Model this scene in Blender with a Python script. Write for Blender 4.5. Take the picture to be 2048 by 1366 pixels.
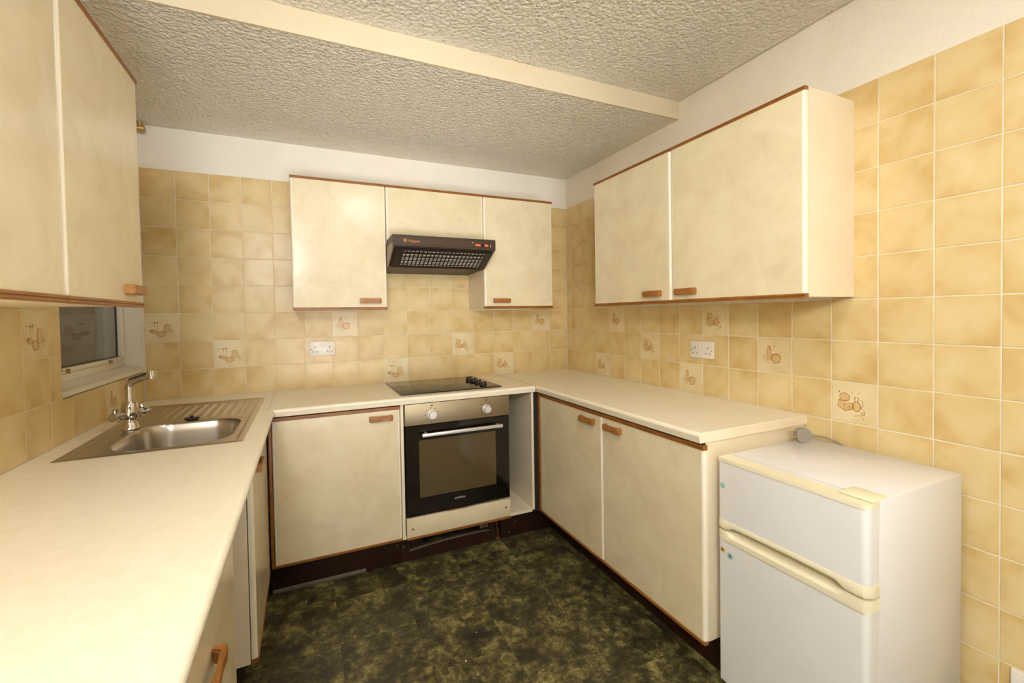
import bpy, bmesh, math, random
from mathutils import Vector, Matrix
random.seed(7)
S = bpy.context.scene
for o in list(bpy.data.objects): bpy.data.objects.remove(o, do_unlink=True)
C = S.collection

# ------------------------------------------------------------------ camera
CAM_POS = Vector((-1.8167, -2.9315, 1.3240))
YAW, PITCH, ROLL, FPX, CYPX = 0.4322, -0.0221, -0.0162, 895.57, 649.8
f = Vector((math.sin(YAW)*math.cos(PITCH), math.cos(YAW)*math.cos(PITCH), math.sin(PITCH)))
rt = Vector((math.cos(YAW), -math.sin(YAW), 0)); up = rt.cross(f)
r2 = rt*math.cos(ROLL) + up*math.sin(ROLL); u2 = up*math.cos(ROLL) - rt*math.sin(ROLL)
cd = bpy.data.cameras.new('camera'); cam = bpy.data.objects.new('camera', cd); C.objects.link(cam)
cd.sensor_width = 36; cd.lens = 36*FPX/2048; cd.shift_y = -(683-CYPX)/2048; cd.clip_start = 0.02
cam.matrix_world = Matrix(((r2.x, u2.x, -f.x, CAM_POS.x), (r2.y, u2.y, -f.y, CAM_POS.y), (r2.z, u2.z, -f.z, CAM_POS.z), (0, 0, 0, 1)))
S.camera = cam
# ------------------------------------------------------------------ world, exposure, lamp values
w = bpy.data.worlds.new('dusk'); S.world = w; w.use_nodes = True
w.node_tree.nodes['Background'].inputs[0].default_value = (0.022, 0.021, 0.017, 1)
w.node_tree.nodes['Background'].inputs[1].default_value = 1.0
S.view_settings.view_transform = 'Standard'; S.view_settings.look = 'None'
S.view_settings.gamma = 1; S.view_settings.use_curve_mapping = False
S.view_settings.exposure = 0.28
LAMPS = [((-2.20, -4.00, 2.06), 0.20)]
LAMP_COL = (0.95, 0.98, 1.02); LAMP_STRENGTH = 58.0; PANEL_STRENGTH = 25.0

# added fill light behind the camera, aimed up to brighten lower ceiling and back wall
UP_POS = Vector((-1.60, -4.2, 0.66)); UP_DIR = Vector((-1.38, -0.35, 2.02))-UP_POS
al = bpy.data.lights.new('ceiling_fill', 'AREA'); al.shape = 'RECTANGLE'; al.size = 1.5; al.size_y = 0.8; al.energy = 6.6; al.color = (0.93, 0.95, 1.0); al.spread = math.radians(50)
ao = bpy.data.objects.new('ceiling_fill', al); C.objects.link(ao); ao.location = UP_POS; ao.rotation_euler = UP_DIR.to_track_quat('-Z', 'Y').to_euler()
# ------------------------------------------------------------------ materials
def lin(c):
    return tuple(((v/255)/12.92 if v/255 <= 0.04045 else ((v/255+0.055)/1.055)**2.4) for v in c) + (1,)
def mat(name, col, rough=0.5, metal=0.0, spec=0.5, coat=0.0):
    m = bpy.data.materials.new(name); m.use_nodes = True
    b = m.node_tree.nodes['Principled BSDF']
    b.inputs['Base Color'].default_value = lin(col); b.inputs['Roughness'].default_value = rough
    b.inputs['Metallic'].default_value = metal; b.inputs['Specular IOR Level'].default_value = spec
    b.inputs['Coat Weight'].default_value = coat
    return m
class NT:
    def __init__(s, m): s.t = m.node_tree; s.n = s.t.nodes; s.b = s.n['Principled BSDF']
    def add(s, kind, **kw):
        nd = s.n.new(kind)
        for k, v in kw.items():
            if hasattr(nd, k): setattr(nd, k, v)
            else: nd.inputs[k.replace('_', ' ')].default_value = v
        return nd
    def link(s, a, b): s.t.links.new(a, b)
def ramp(nt, fac, stops):
    r = nt.add('ShaderNodeValToRGB'); e = r.color_ramp.elements
    while len(e) < len(stops): e.new(0.5)
    for q, (p, c) in zip(e, stops): q.position = p; q.color = lin(c)
    nt.link(fac, r.inputs[0]); return r.outputs[0]
def coords(nt, kind='Object', scale=(1, 1, 1), rnd=0.0):
    tc = nt.add('ShaderNodeTexCoord'); mp = nt.add('ShaderNodeMapping'); mp.inputs['Scale'].default_value = scale
    if rnd:
        oi = nt.add('ShaderNodeObjectInfo'); ml = nt.add('ShaderNodeMath', operation='MULTIPLY'); ml.inputs[1].default_value = rnd
        nt.link(oi.outputs['Random'], ml.inputs[0]); cb = nt.add('ShaderNodeCombineXYZ')
        nt.link(ml.outputs[0], cb.inputs[0]); nt.link(ml.outputs[0], cb.inputs[1]); nt.link(ml.outputs[0], cb.inputs[2])
        nt.link(cb.outputs[0], mp.inputs['Location'])
    nt.link(tc.outputs[kind], mp.inputs[0]); return mp.outputs[0]
def noise(nt, vec, scale, detail=3, rough=0.5, dist=0.0):
    n = nt.add('ShaderNodeTexNoise'); n.inputs['Scale'].default_value = scale; n.inputs['Detail'].default_value = detail
    n.inputs['Roughness'].default_value = rough; n.inputs['Distortion'].default_value = dist
    nt.link(vec, n.inputs['Vector']); return n.outputs['Fac']
def bump(nt, h, strength, dist):
    b = nt.add('ShaderNodeBump'); b.inputs['Strength'].default_value = strength; b.inputs['Distance'].default_value = dist
    nt.link(h, b.inputs['Height']); nt.link(b.outputs[0], nt.b.inputs['Normal']); return b
def mottled(name, stops, scale, rough=0.4, detail=4, sc=(1, 1, 1), rnd=0.0, kind='Object', bmp=None, spec=0.5, dist=0.6, coat=0.0):
    m = mat(name, (128, 128, 128), rough, spec=spec, coat=coat); nt = NT(m)
    v = coords(nt, kind, sc, rnd); n = noise(nt, v, scale, detail, 0.6, dist)
    nt.link(ramp(nt, n, stops), nt.b.inputs['Base Color'])
    if bmp: bump(nt, noise(nt, v, bmp[0], 2), bmp[1], bmp[2])
    return m
M = {}
M['door'] = mottled('mottled_cream_laminate', [(0.3, (219, 202, 164)), (0.5, (227, 211, 174)), (0.72, (232, 217, 182))], 8, 0.2, 6, rnd=20)
M['edge'] = mat('edge_highlight_cream', (243, 231, 205), 0.3)  # paler than the door faces: highlight painted along their rounded edges
M['carcass'] = mottled('cream_melamine', [(0.3, (238, 220, 188)), (0.7, (243, 227, 197))], 5, 0.38)
M['gap_shade'] = mat('gap_shade_brown', (38, 26, 18), 0.8)  # near-black filler strips, shade painted into the gaps around the doors
M['worktop'] = mottled('cream_worktop', [(0.35, (243, 230, 202)), (0.65, (247, 236, 211))], 30, 0.3, 5, kind='Object')
M['wood'] = mottled('brown_trim_wood', [(0.3, (126, 76, 26)), (0.55, (152, 95, 36)), (0.75, (168, 110, 46))], 14, 0.35, 5, sc=(1, 1, 6), rnd=9)
M['handle'] = mottled('handle_wood', [(0.3, (136, 84, 30)), (0.55, (164, 106, 44)), (0.75, (182, 122, 56))], 16, 0.35, 5, sc=(1, 4, 5), rnd=9)
M['plinth'] = mottled('dark_brown_plinth', [(0.3, (38, 19, 10)), (0.7, (50, 26, 14))], 12, 0.5, spec=0.25)
M['white_paint'] = mottled('white_wall_paint', [(0.3, (236, 228, 212)), (0.7, (241, 234, 219))], 3, 0.75, bmp=(170, 0.25, 0.003))
M['stipple_wall'] = mottled('stippled_wall_paint', [(0.3, (234, 223, 202)), (0.7, (240, 230, 211))], 3, 0.7, bmp=(120, 0.55, 0.004))
M['grout'] = mottled('grout', [(0.35, (222, 208, 178)), (0.65, (236, 224, 200))], 6, 0.8)
M['grout_left'] = M['grout']
M['upvc'] = mat('white_upvc', (232, 224, 204), 0.35)
M['steel'] = mat('brushed_steel', (196, 188, 174), 0.28, 1.0)
M['oven_steel'] = mat('oven_steel', (168, 152, 122), 0.5, 1.0)
M['chrome'] = mat('chrome', (205, 200, 192), 0.1, 1.0)
M['black'] = mat('black_plastic', (22, 19, 17), 0.3)
M['rubber'] = mat('black_rubber', (20, 18, 17), 0.55)
M['oven_black'] = mat('black_oven_glass', (20, 15, 12), 0.08, coat=0.3)
M['oven_win'] = mat('tinted_reflection_glass', (86, 72, 46), 0.06, coat=0.3)  # brown tint, base colour lightened to hold the room's reflection
M['hob_glass'] = mat('dark_hob_glass', (30, 22, 14), 0.06)
M['knob'] = mat('satin_knob', (226, 222, 214), 0.35, 0.6)
M['hood'] = mat('brown_hood', (72, 54, 36), 0.5, spec=0.3)
M['hood_dark'] = mat('dark_hood_plastic', (36, 26, 19), 0.45)  # dark brown-black plastic of the hood body and grille
M['hood_side'] = mat('hood_side_paint', (150, 130, 104), 0.45)
M['filter'] = mat('metal_filter', (226, 212, 194), 0.4, 0.1)
M['orange'] = mat('orange_print', (196, 122, 74), 0.5)
M['switch'] = mat('orange_switch', (224, 104, 60), 0.3)
M['print_white'] = mat('white_print', (205, 198, 190), 0.5)
M['print_dark'] = mat('dark_print', (96, 80, 56), 0.5)
M['fridge'] = mottled('white_fridge_enamel', [(0.3, (231, 228, 224)), (0.7, (236, 233, 229))], 4, 0.22)
M['fridge_cream'] = mat('yellowed_plastic', (240, 230, 196), 0.35)
M['socket'] = mat('socket_plastic', (238, 230, 216), 0.3)
M['hole'] = mat('socket_hole', (60, 50, 40), 0.7)
M['grey_plug'] = mat('grey_plug', (150, 141, 128), 0.5)
M['cable'] = mat('grey_cable', (140, 128, 108), 0.5)
M['sticker_green'] = mat('teal_sticker', (160, 194, 186), 0.5)
M['sticker_dark'] = mat('dark_print_teal', (70, 110, 110), 0.5)
M['sticker_gold'] = mat('gold_sticker', (222, 186, 110), 0.5)
M['brass'] = mat('old_brass', (186, 150, 92), 0.4, 0.5)
M['copper'] = mat('copper', (170, 100, 60), 0.35, 0.8)
M['grey_strip'] = mottled('grey_sealant', [(0.3, (96, 86, 72)), (0.7, (124, 112, 94))], 20, 0.7)
M['crumb'] = mat('white_crumb', (235, 232, 225), 0.7)
M['screw'] = mat('screw', (150, 135, 112), 0.4, 0.7)
M['painted_door'] = mat('white_gloss_door', (236, 232, 222), 0.35)
# ceiling: coarse artex
def artex(name, stops, sc, strength, dist, rough=0.62):
    m = mottled(name, stops, 1.6, rough); nt = NT(m)
    v = coords(nt, 'Object', (1, 1, 1))
    n1 = noise(nt, v, sc, 1.5, 0.5, 1.2)
    vo = nt.add('ShaderNodeTexVoronoi', feature='SMOOTH_F1'); vo.inputs['Scale'].default_value = sc*0.9; vo.inputs['Smoothness'].default_value = 0.6
    nt.link(v, vo.inputs['Vector'])
    ad = nt.add('ShaderNodeMath', operation='SUBTRACT'); nt.link(n1, ad.inputs[0]); nt.link(vo.outputs['Distance'], ad.inputs[1])
    bump(nt, ad.outputs[0], strength, dist); return m
M['artex'] = artex('artex_ceiling', [(0.35, (238, 230, 212)), (0.65, (243, 237, 222))], 68, 1.0, 0.0105, 0.4)
M['beam_paint'] = artex('cream_beam_paint', [(0.35, (216, 200, 166)), (0.65, (222, 207, 176))], 90, 0.25, 0.004)
# glazed tile
def tile_mat(name, light, mid, dark, edge):
    m = mat(name, mid, 0.3, spec=0.42); nt = NT(m)
    v = coords(nt, 'Object', (1, 1, 1), rnd=37.0)
    n = noise(nt, v, 8, 3, 0.5, 0.4)
    tc = nt.add('ShaderNodeTexCoord'); sx = nt.add('ShaderNodeSeparateXYZ'); nt.link(tc.outputs['Object'], sx.inputs[0])
    ax = nt.add('ShaderNodeMath', operation='ABSOLUTE'); nt.link(sx.outputs[0], ax.inputs[0])
    ay = nt.add('ShaderNodeMath', operation='ABSOLUTE'); nt.link(sx.outputs[1], ay.inputs[0])
    mx = nt.add('ShaderNodeMath', operation='MAXIMUM'); nt.link(ax.outputs[0], mx.inputs[0]); nt.link(ay.outputs[0], mx.inputs[1])
    ed = nt.add('ShaderNodeMapRange'); ed.inputs[1].default_value = 0.035; ed.inputs[2].default_value = 0.078; ed.inputs[3].default_value = 0; ed.inputs[4].default_value = edge
    nt.link(mx.outputs[0], ed.inputs[0])
    sb = nt.add('ShaderNodeMath', operation='SUBTRACT'); nt.link(n, sb.inputs[0]); nt.link(ed.outputs[0], sb.inputs[1])
    oi = nt.add('ShaderNodeObjectInfo'); md = nt.add('ShaderNodeMath', operation='MULTIPLY_ADD'); md.inputs[1].default_value = 0.09; md.inputs[2].default_value = -0.045
    nt.link(oi.outputs['Random'], md.inputs[0]); a2 = nt.add('ShaderNodeMath', operation='ADD'); nt.link(sb.outputs[0], a2.inputs[0]); nt.link(md.outputs[0], a2.inputs[1])
    nt.link(ramp(nt, a2.outputs[0], [(0.22, dark), (0.45, mid), (0.72, light)]), nt.b.inputs['Base Color'])
    bump(nt, noise(nt, v, 20, 2), 0.08, 0.004)
    return m
M['tile'] = tile_mat('glazed_ochre_tile', (228, 205, 155), (220, 193, 136), (206, 172, 108), 0.10)
M['tile_pale'] = tile_mat('glazed_motif_tile', (233, 215, 174), (228, 208, 162), (217, 192, 140), 0.10)
M['motif_line'] = mat('brown_motif_line', (160, 98, 42), 0.3)
M['motif_fill'] = mat('tan_motif_wash', (220, 186, 126), 0.25)
# vinyl floor
def floor_mat():
    m = mat('mottled_olive_vinyl', (70, 64, 40), 0.42, spec=0.4); nt = NT(m)
    v = coords(nt, 'Object', (1, 1, 1), rnd=61.0)
    a = noise(nt, v, 26, 9, 0.74, 0.25); b = noise(nt, v, 7.5, 3, 0.5, 0.2); g = noise(nt, v, 120, 4, 0.7, 0.3)
    mx = nt.add('ShaderNodeMath', operation='MULTIPLY_ADD'); mx.inputs[1].default_value = 0.6; nt.link(b, mx.inputs[0]); nt.link(a, mx.inputs[2])
    m2 = nt.add('ShaderNodeMath', operation='MULTIPLY_ADD'); m2.inputs[1].default_value = 0.35; nt.link(g, m2.inputs[0]); nt.link(mx.outputs[0], m2.inputs[2])
    sc = nt.add('ShaderNodeMath', operation='MULTIPLY'); sc.inputs[1].default_value = 1/1.95; nt.link(m2.outputs[0], sc.inputs[0])
    nt.link(ramp(nt, sc.outputs[0], [(0.41, (44, 39, 26)), (0.48, (66, 59, 37)), (0.53, (98, 88, 50)), (0.60, (150, 138, 84))]), nt.b.inputs['Base Color'])
    return m
M['floor'] = floor_mat()
M['subfloor'] = mat('subfloor', (52, 46, 34), 0.8)
# window glass
g = mat('window_glass', (255, 255, 255), 0.0); gb = g.node_tree.nodes['Principled BSDF']
gb.inputs['Transmission Weight'].default_value = 1.0; gb.inputs['IOR'].default_value = 1.45; M['glass'] = g
# lamp
lm = bpy.data.materials.new('lamp_glow'); lm.use_nodes = True; n = lm.node_tree.nodes; n.remove(n['Principled BSDF'])
em = n.new('ShaderNodeEmission'); em.inputs[0].default_value = LAMP_COL + (1,); em.inputs[1].default_value = LAMP_STRENGTH
lm.node_tree.links.new(em.outputs[0], n['Material Output'].inputs[0]); M['lamp'] = lm
lm2 = lm.copy(); lm2.name = 'fill_panel_glow'; lm2.node_tree.nodes['Emission'].inputs[1].default_value = PANEL_STRENGTH; M['panel'] = lm2

# ------------------------------------------------------------------ mesh helpers
def link(name, me, parent=None, m=None):
    o = bpy.data.objects.new(name, me); C.objects.link(o)
    if m is not None and me is not None: me.materials.clear(); me.materials.append(M[m] if isinstance(m, str) else m)
    if parent is not None: o.parent = parent
    return o
def finish(name, bm, m, parent=None, smooth=False):
    me = bpy.data.meshes.new(name)
    bmesh.ops.recalc_face_normals(bm, faces=bm.faces[:])
    if smooth:
        for fc in bm.faces: fc.smooth = True
    bm.to_mesh(me); bm.free()
    if smooth: me.set_sharp_from_angle(angle=math.radians(38))
    return link(name, me, parent, m)
def tag(o, label=None, cat=None, group=None, kind=None):
    if label: o['label'] = label
    if cat: o['category'] = cat
    if group: o['group'] = group
    if kind: o['kind'] = kind
    return o
def empty(name, loc=(0, 0, 0), rz=0.0, parent=None):
    o = bpy.data.objects.new(name, None); C.objects.link(o); o.location = loc; o.rotation_euler = (0, 0, rz); o.empty_display_size = 0.05
    if parent is not None: o.parent = parent
    return o
def bbox(bm, a, b, bev=0.0, seg=2):
    x0, y0, z0 = [min(p, q) for p, q in zip(a, b)]; x1, y1, z1 = [max(p, q) for p, q in zip(a, b)]
    t = bmesh.new()
    vs = [t.verts.new(p) for p in ((x0, y0, z0), (x1, y0, z0), (x1, y1, z0), (x0, y1, z0), (x0, y0, z1), (x1, y0, z1), (x1, y1, z1), (x0, y1, z1))]
    for q in ((3, 2, 1, 0), (4, 5, 6, 7), (0, 1, 5, 4), (1, 2, 6, 5), (2, 3, 7, 6), (3, 0, 4, 7)): t.faces.new([vs[i] for i in q])
    if bev: bmesh.ops.bevel(t, geom=t.edges[:], offset=bev, segments=seg, profile=0.5, affect='EDGES')
    me = bpy.data.meshes.new('t'); t.to_mesh(me); t.free(); bm.from_mesh(me); bpy.data.meshes.remove(me)
def box(name, a, b, m, parent=None, bev=0.0, seg=2, smooth=None):
    bm = bmesh.new(); bbox(bm, a, b, bev, seg); return finish(name, bm, m, parent, smooth if smooth is not None else bev > 0)
def boxes(name, lst, m, parent=None, bev=0.0):
    bm = bmesh.new()
    for a, b in lst: bbox(bm, a, b, bev)
    return finish(name, bm, m, parent, bev > 0)
def prism(bm, poly, axis, a, b):
    """poly: 2-D outline, extruded along axis from a to b (axis x: (y,z), y: (x,z), z: (x,y))"""
    def p3(q, t): return {'x': (t, q[0], q[1]), 'y': (q[0], t, q[1]), 'z': (q[0], q[1], t)}[axis]
    v0 = [bm.verts.new(p3(q, a)) for q in poly]; v1 = [bm.verts.new(p3(q, b)) for q in poly]
    bm.faces.new(v0[::-1]); bm.faces.new(v1); n = len(poly)
    for i in range(n): bm.faces.new((v0[i], v0[(i+1) % n], v1[(i+1) % n], v1[i]))
def pris(name, poly, axis, a, b, m, parent=None, smooth=False, bev=0.0):
    bm = bmesh.new(); prism(bm, poly, axis, a, b)
    if bev: bmesh.ops.bevel(bm, geom=bm.edges[:], offset=bev, segments=2, affect='EDGES')
    return finish(name, bm, m, parent, smooth)
def cyl(bm, p0, p1, r0, r1=None, n=20, caps=True):
    r1 = r0 if r1 is None else r1; p0 = Vector(p0); p1 = Vector(p1); d = (p1-p0).normalized()
    a = d.orthogonal().normalized(); b = d.cross(a)
    A = [bm.verts.new(p0+(a*math.cos(t)+b*math.sin(t))*r0) for t in [2*math.pi*i/n for i in range(n)]]
    B = [bm.verts.new(p1+(a*math.cos(t)+b*math.sin(t))*r1) for t in [2*math.pi*i/n for i in range(n)]]
    for i in range(n): bm.faces.new((A[i], A[(i+1) % n], B[(i+1) % n], B[i]))
    if caps: bm.faces.new(A[::-1]); bm.faces.new(B)
def tube(bm, pts, rad, n=14, caps=True):
    pts = [Vector(p) for p in pts]; rad = rad if isinstance(rad, (list, tuple)) else [rad]*len(pts); rings = []; a = None
    for i, p in enumerate(pts):
        d = (pts[min(i+1, len(pts)-1)]-pts[max(i-1, 0)]).normalized()
        a = d.orthogonal().normalized() if a is None else (a-d*a.dot(d)).normalized()
        b = d.cross(a)
        rings.append([bm.verts.new(p+(a*math.cos(2*math.pi*k/n)+b*math.sin(2*math.pi*k/n))*rad[i]) for k in range(n)])
    for A, B in zip(rings, rings[1:]):
        for k in range(n): bm.faces.new((A[k], A[(k+1) % n], B[(k+1) % n], B[k]))
    if caps: bm.faces.new(rings[0][::-1]); bm.faces.new(rings[-1])
def lathe(bm, prof, o=(0, 0, 0), n=28):
    """prof: (r, z) along +z from o"""
    rings = [[bm.verts.new((o[0]+r*math.cos(2*math.pi*k/n), o[1]+r*math.sin(2*math.pi*k/n), o[2]+z)) for k in range(n)] for r, z in prof]
    for A, B in zip(rings, rings[1:]):
        for k in range(n): bm.faces.new((A[k], A[(k+1) % n], B[(k+1) % n], B[k]))
    bm.faces.new(rings[0][::-1]); bm.faces.new(rings[-1])
def text(name, body, size, mtx, m, parent=None, ext=0.0003):
    cu = bpy.data.curves.new(name, 'FONT'); cu.body = body; cu.size = size; cu.extrude = ext; cu.align_x = 'CENTER'; cu.align_y = 'CENTER'
    t = bpy.data.objects.new('t', cu); C.objects.link(t)
    bpy.context.view_layer.update()
    me = bpy.data.meshes.new_from_object(t.evaluated_get(bpy.context.evaluated_depsgraph_get())); me.name = name
    bpy.data.objects.remove(t, do_unlink=True); bpy.data.curves.remove(cu)
    me.transform(mtx); return link(name, me, parent, m)
# text/decal frames: local x along u, local y up, normal out of the surface
def frame(loc, u, v):
    u = Vector(u); v = Vector(v); nrm = u.cross(v)
    return Matrix(((u.x, v.x, nrm.x, loc[0]), (u.y, v.y, nrm.y, loc[1]), (u.z, v.z, nrm.z, loc[2]), (0, 0, 0, 1)))
def struct(o): o['kind'] = 'structure'; return o

# ------------------------------------------------------------------ dimensions
XL, YF = -2.590, -5.30                 # left wall, wall behind the camera
ZC1, ZC2, YB = 2.345, 2.438, -1.135    # lower ceiling, upper ceiling, step
WT = 0.904                             # worktop top
T = 0.1525; ZT = 2.1237                # tile pitch, top of the tiling
TH = 0.006                             # tile thickness
def zrow(k): return ZT-(k-1)*T
WIN_Y0, WIN_Y1, WIN_Z0, WIN_Z1 = -0.862, -0.004, 1.0585, 1.98

# ------------------------------------------------------------------ structure
fl = struct(box('floor', (-2.75, YF-0.1, -0.06), (0.12, 0.12, -0.002), 'subfloor'))
wb = struct(box('wall_back', (-2.75, TH, 0), (0.12, 0.12, 2.55), 'white_paint'))
wr = struct(box('wall_right', (TH, YF, 0), (0.12, TH, 2.55), 'stipple_wall'))
wl = struct(boxes('wall_left', [((-2.75, YF, 0), (XL-TH, WIN_Y0, 2.55)), ((-2.75, WIN_Y0, 0), (XL-TH, TH, WIN_Z0-0.006)), ((-2.75, WIN_Y0, WIN_Z1), (XL-TH, TH, 2.55)), ((-2.75, WIN_Y1+0.002, WIN_Z0-0.006), (XL-TH, TH, WIN_Z1))], 'white_paint'))
wf = struct(boxes('wall_front', [((-2.75, YF-0.12, 0), (-2.25, YF, 2.55)), ((-0.35, YF-0.12, 0), (0.12, YF, 2.55)), ((-2.25, YF-0.12, 2.0), (-0.35, YF, 2.55))], 'white_paint'))
struct(boxes('trim_2', [((-2.32, YF+0.0005, 0), (-2.25, YF+0.02, 2.07)), ((-0.35, YF+0.0005, 0), (-0.28, YF+0.02, 2.07)), ((-2.25, YF+0.0005, 2.0), (-0.35, YF+0.02, 2.07))], 'painted_door'))
struct(box('ceiling', (-2.75, YF, ZC2), (0.0, YB, 2.55), 'artex'))
struct(box('ceiling', (XL-0.01, YB+0.012, ZC1), (TH, TH, 2.436), 'artex'))
struct(box('trim_1', (XL-0.01, YB, ZC1), (TH, YB+0.0118, ZC2-0.0002), 'beam_paint'))
# floor tiles
FT = 0.305
ft_me = None; bm = bmesh.new(); bbox(bm, (-FT/2+0.0003, -FT/2+0.0003, -0.002), (FT/2-0.0003, FT/2-0.0003, 0.0)); ft_me = bpy.data.meshes.new('floor_tile'); bm.to_mesh(ft_me); bm.free(); ft_me.materials.append(M['floor'])
for ix in range(8):
    for iy in range(17):
        o = bpy.data.objects.new('floor_tile', ft_me); C.objects.link(o); o.parent = fl
        o.location = (-2.48+ix*FT, -0.25-iy*FT, random.uniform(-0.0002, 0.0001))
        o.rotation_euler = (0, 0, random.choice((0, 1, 2, 3))*math.pi/2)

# ------------------------------------------------------------------ wall tiles
tile_cache = {}
def tile_mesh(w_, h_):
    key = (round(w_, 4), round(h_, 4))
    if key not in tile_cache:
        g_ = 0.0016; x, y = w_/2-g_, h_/2-g_; c, dz = 0.0016, 0.0011
        vs = [(-x, -y, -TH+0.0005), (x, -y, -TH+0.0005), (x, y, -TH+0.0005), (-x, y, -TH+0.0005), (-x, -y, -dz), (x, -y, -dz), (x, y, -dz), (-x, y, -dz), (-x+c, -y+c, 0), (x-c, -y+c, 0), (x-c, y-c, 0), (-x+c, y-c, 0)]
        fs = [(8, 9, 10, 11)]
        for i in range(4):
            j = (i+1) % 4; fs += [(i, j, 4+j, 4+i), (4+i, 4+j, 8+j, 8+i)]
        me = bpy.data.meshes.new('tile'); me.from_pydata(vs, [], fs); me.materials.append(M['tile']); tile_cache[key] = me
    return tile_cache[key]
pale_cache = {}
def ribbon(bm, pts, wd, closed=False):
    pts = [Vector((p[0], p[1], 0)) for p in pts]
    if closed: pts = pts+[pts[0], pts[1]]
    L = []
    for i, p in enumerate(pts):
        dd = (pts[min(i+1, len(pts)-1)]-pts[max(i-1, 0)]); dd = dd.normalized() if dd.length else Vector((1, 0, 0))
        nn = Vector((-dd.y, dd.x, 0))*wd/2; L.append((bm.verts.new(p+nn), bm.verts.new(p-nn)))
    for a, b in zip(L, L[1:]): bm.faces.new((a[0], a[1], b[1], b[0]))
def ell(cx, cy, rx, ry, rot=0.0, a0=0, a1=360, n=20):
    o = []
    for i in range(n+1 if a1-a0 < 360 else n):
        t = math.radians(a0+(a1-a0)*i/n); x, y = rx*math.cos(t), ry*math.sin(t); r = math.radians(rot)
        o.append((cx+x*math.cos(r)-y*math.sin(r), cy+x*math.sin(r)+y*math.cos(r)))
    return o
MOT = {
 'A': dict(fill=[ell(.26, .38, .12, .055, -14), ell(.48, .28, .12, .1), [(.55, .33), (.57, .6), (.62, .64), (.74, .63), (.77, .36), (.66, .31)]],
           line=[([(.1, .69), (.3, .69), (.5, .7)], .014, 0), ([(.28, .65), (.3, .73)], .03, 0), ([(.36, .66), (.38, .74)], .03, 0), ([(.3, .68), (.29, .47)], .008, 0), ([(.38, .68), (.385, .42)], .008, 0),
                 (ell(.26, .38, .12, .055, -14), .022, 1), (ell(.48, .28, .12, .1), .02, 1), ([(.55, .33), (.57, .6), (.62, .64), (.74, .63), (.77, .36), (.66, .31)], .016, 1), (ell(.2, .4, .03, .03), .02, 1), (ell(.81, .36, .03, .03), .016, 1), ([(.58, .25), (.7, .24), (.85, .28)], .012, 0), ([(.79, .45), (.84, .42)], .012, 0)]),
 'B': dict(fill=[[(.15, .55), (.29, .46), (.47, .5), (.47, .34), (.3, .28), (.13, .38)], ell(.29, .63, .11, .1), ell(.56, .42, .085, .12)],
           line=[([(.15, .55), (.29, .46), (.47, .5), (.47, .34), (.3, .28), (.13, .38)], .018, 1), ([(.29, .46), (.3, .28)], .012, 0), (ell(.29, .63, .11, .1), .016, 1), (ell(.29, .58, .11, .06, 0, 180, 360), .012, 0), (ell(.56, .42, .085, .12), .02, 1),
                 ([(.53, .53), (.52, .66), (.6, .65), (.59, .53)], .02, 0), (ell(.64, .5, .06, .1, 0, -80, 80), .014, 0), (ell(.17, .75, .012, .012), .02, 1), ([(.6, .72), (.63, .8)], .012, 0), ([(.47, .7), (.44, .78)], .012, 0), (ell(.7, .27, .035, .03), .018, 1), ([(.5, .18), (.66, .22), (.73, .1)], .012, 0), ([(.66, .4), (.74, .33), (.71, .25)], .012, 0), (ell(.4, .37, .035, .04), .014, 1), ([(.47, .5), (.5, .34)], .02, 0)]),
 'C': dict(fill=[[(.26, .34), (.25, .62), (.29, .78), (.36, .78), (.39, .62), (.4, .34)], ell(.55, .42, .14, .13)],
           line=[([(.27, .36), (.26, .6), (.3, .76), (.34, .79), (.37, .74), (.4, .6), (.41, .36)], .012, 0), ([(.35, .78), (.38, .66)], .03, 0), (ell(.55, .42, .14, .13, 0, 15, 240), .028, 0), (ell(.55, .42, .14, .13, 0, 240, 375), .014, 0), ([(.43, .52), (.56, .55), (.67, .5)], .016, 0), (ell(.19, .44, .04, .05), .016, 1), (ell(.5, .76, .012, .01), .016, 1), ([(.2, .32), (.4, .27), (.6, .29), (.68, .33)], .014, 0), ([(.66, .55), (.71, .6)], .012, 0)]),
}
def add_motif(tile, kind):
    sc = 0.148
    for part in ('fill', 'line'):
        bm = bmesh.new()
        if part == 'fill':
            for poly in MOT[kind]['fill']: bm.faces.new([bm.verts.new(((p[0]-.5)*sc, (p[1]-.5)*sc, 0)) for p in poly])
        else:
            for pts, wd, cl in MOT[kind]['line']: ribbon(bm, [((p[0]-.5)*sc, (p[1]-.5)*sc) for p in pts], wd*sc*0.75, cl)
        for fc in bm.faces:
            if fc.normal.z < 0: fc.normal_flip()
        for v in bm.verts: v.co.z = 0.00015 if part == 'fill' else 0.0003
        me = bpy.data.meshes.new('printed_motif'); bm.to_mesh(me); bm.free()
        o = link('printed_motif_'+('wash' if part == 'fill' else 'outline'), me, tile, 'motif_fill' if part == 'fill' else 'motif_line')
def put_tile(wall, mtxfun, u0, u1, v0, v1, motif=None):
    if u1-u0 < 0.008 or v1-v0 < 0.008: return
    me = tile_mesh(u1-u0, v1-v0)
    if motif:
        k = me.name
        if k not in pale_cache:
            pale_cache[k] = me.copy(); pale_cache[k].materials.clear(); pale_cache[k].materials.append(M['tile_pale'])
        me = pale_cache[k]
    o = bpy.data.objects.new('tile', me); C.objects.link(o); o.parent = wall
    m = mtxfun((u0+u1)/2, (v0+v1)/2)
    o.matrix_world = m @ Matrix.Rotation(random.gauss(0, 0.0016), 4, 'X') @ Matrix.Rotation(random.gauss(0, 0.0016), 4, 'Y')
    if motif: add_motif(o, motif)
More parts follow.
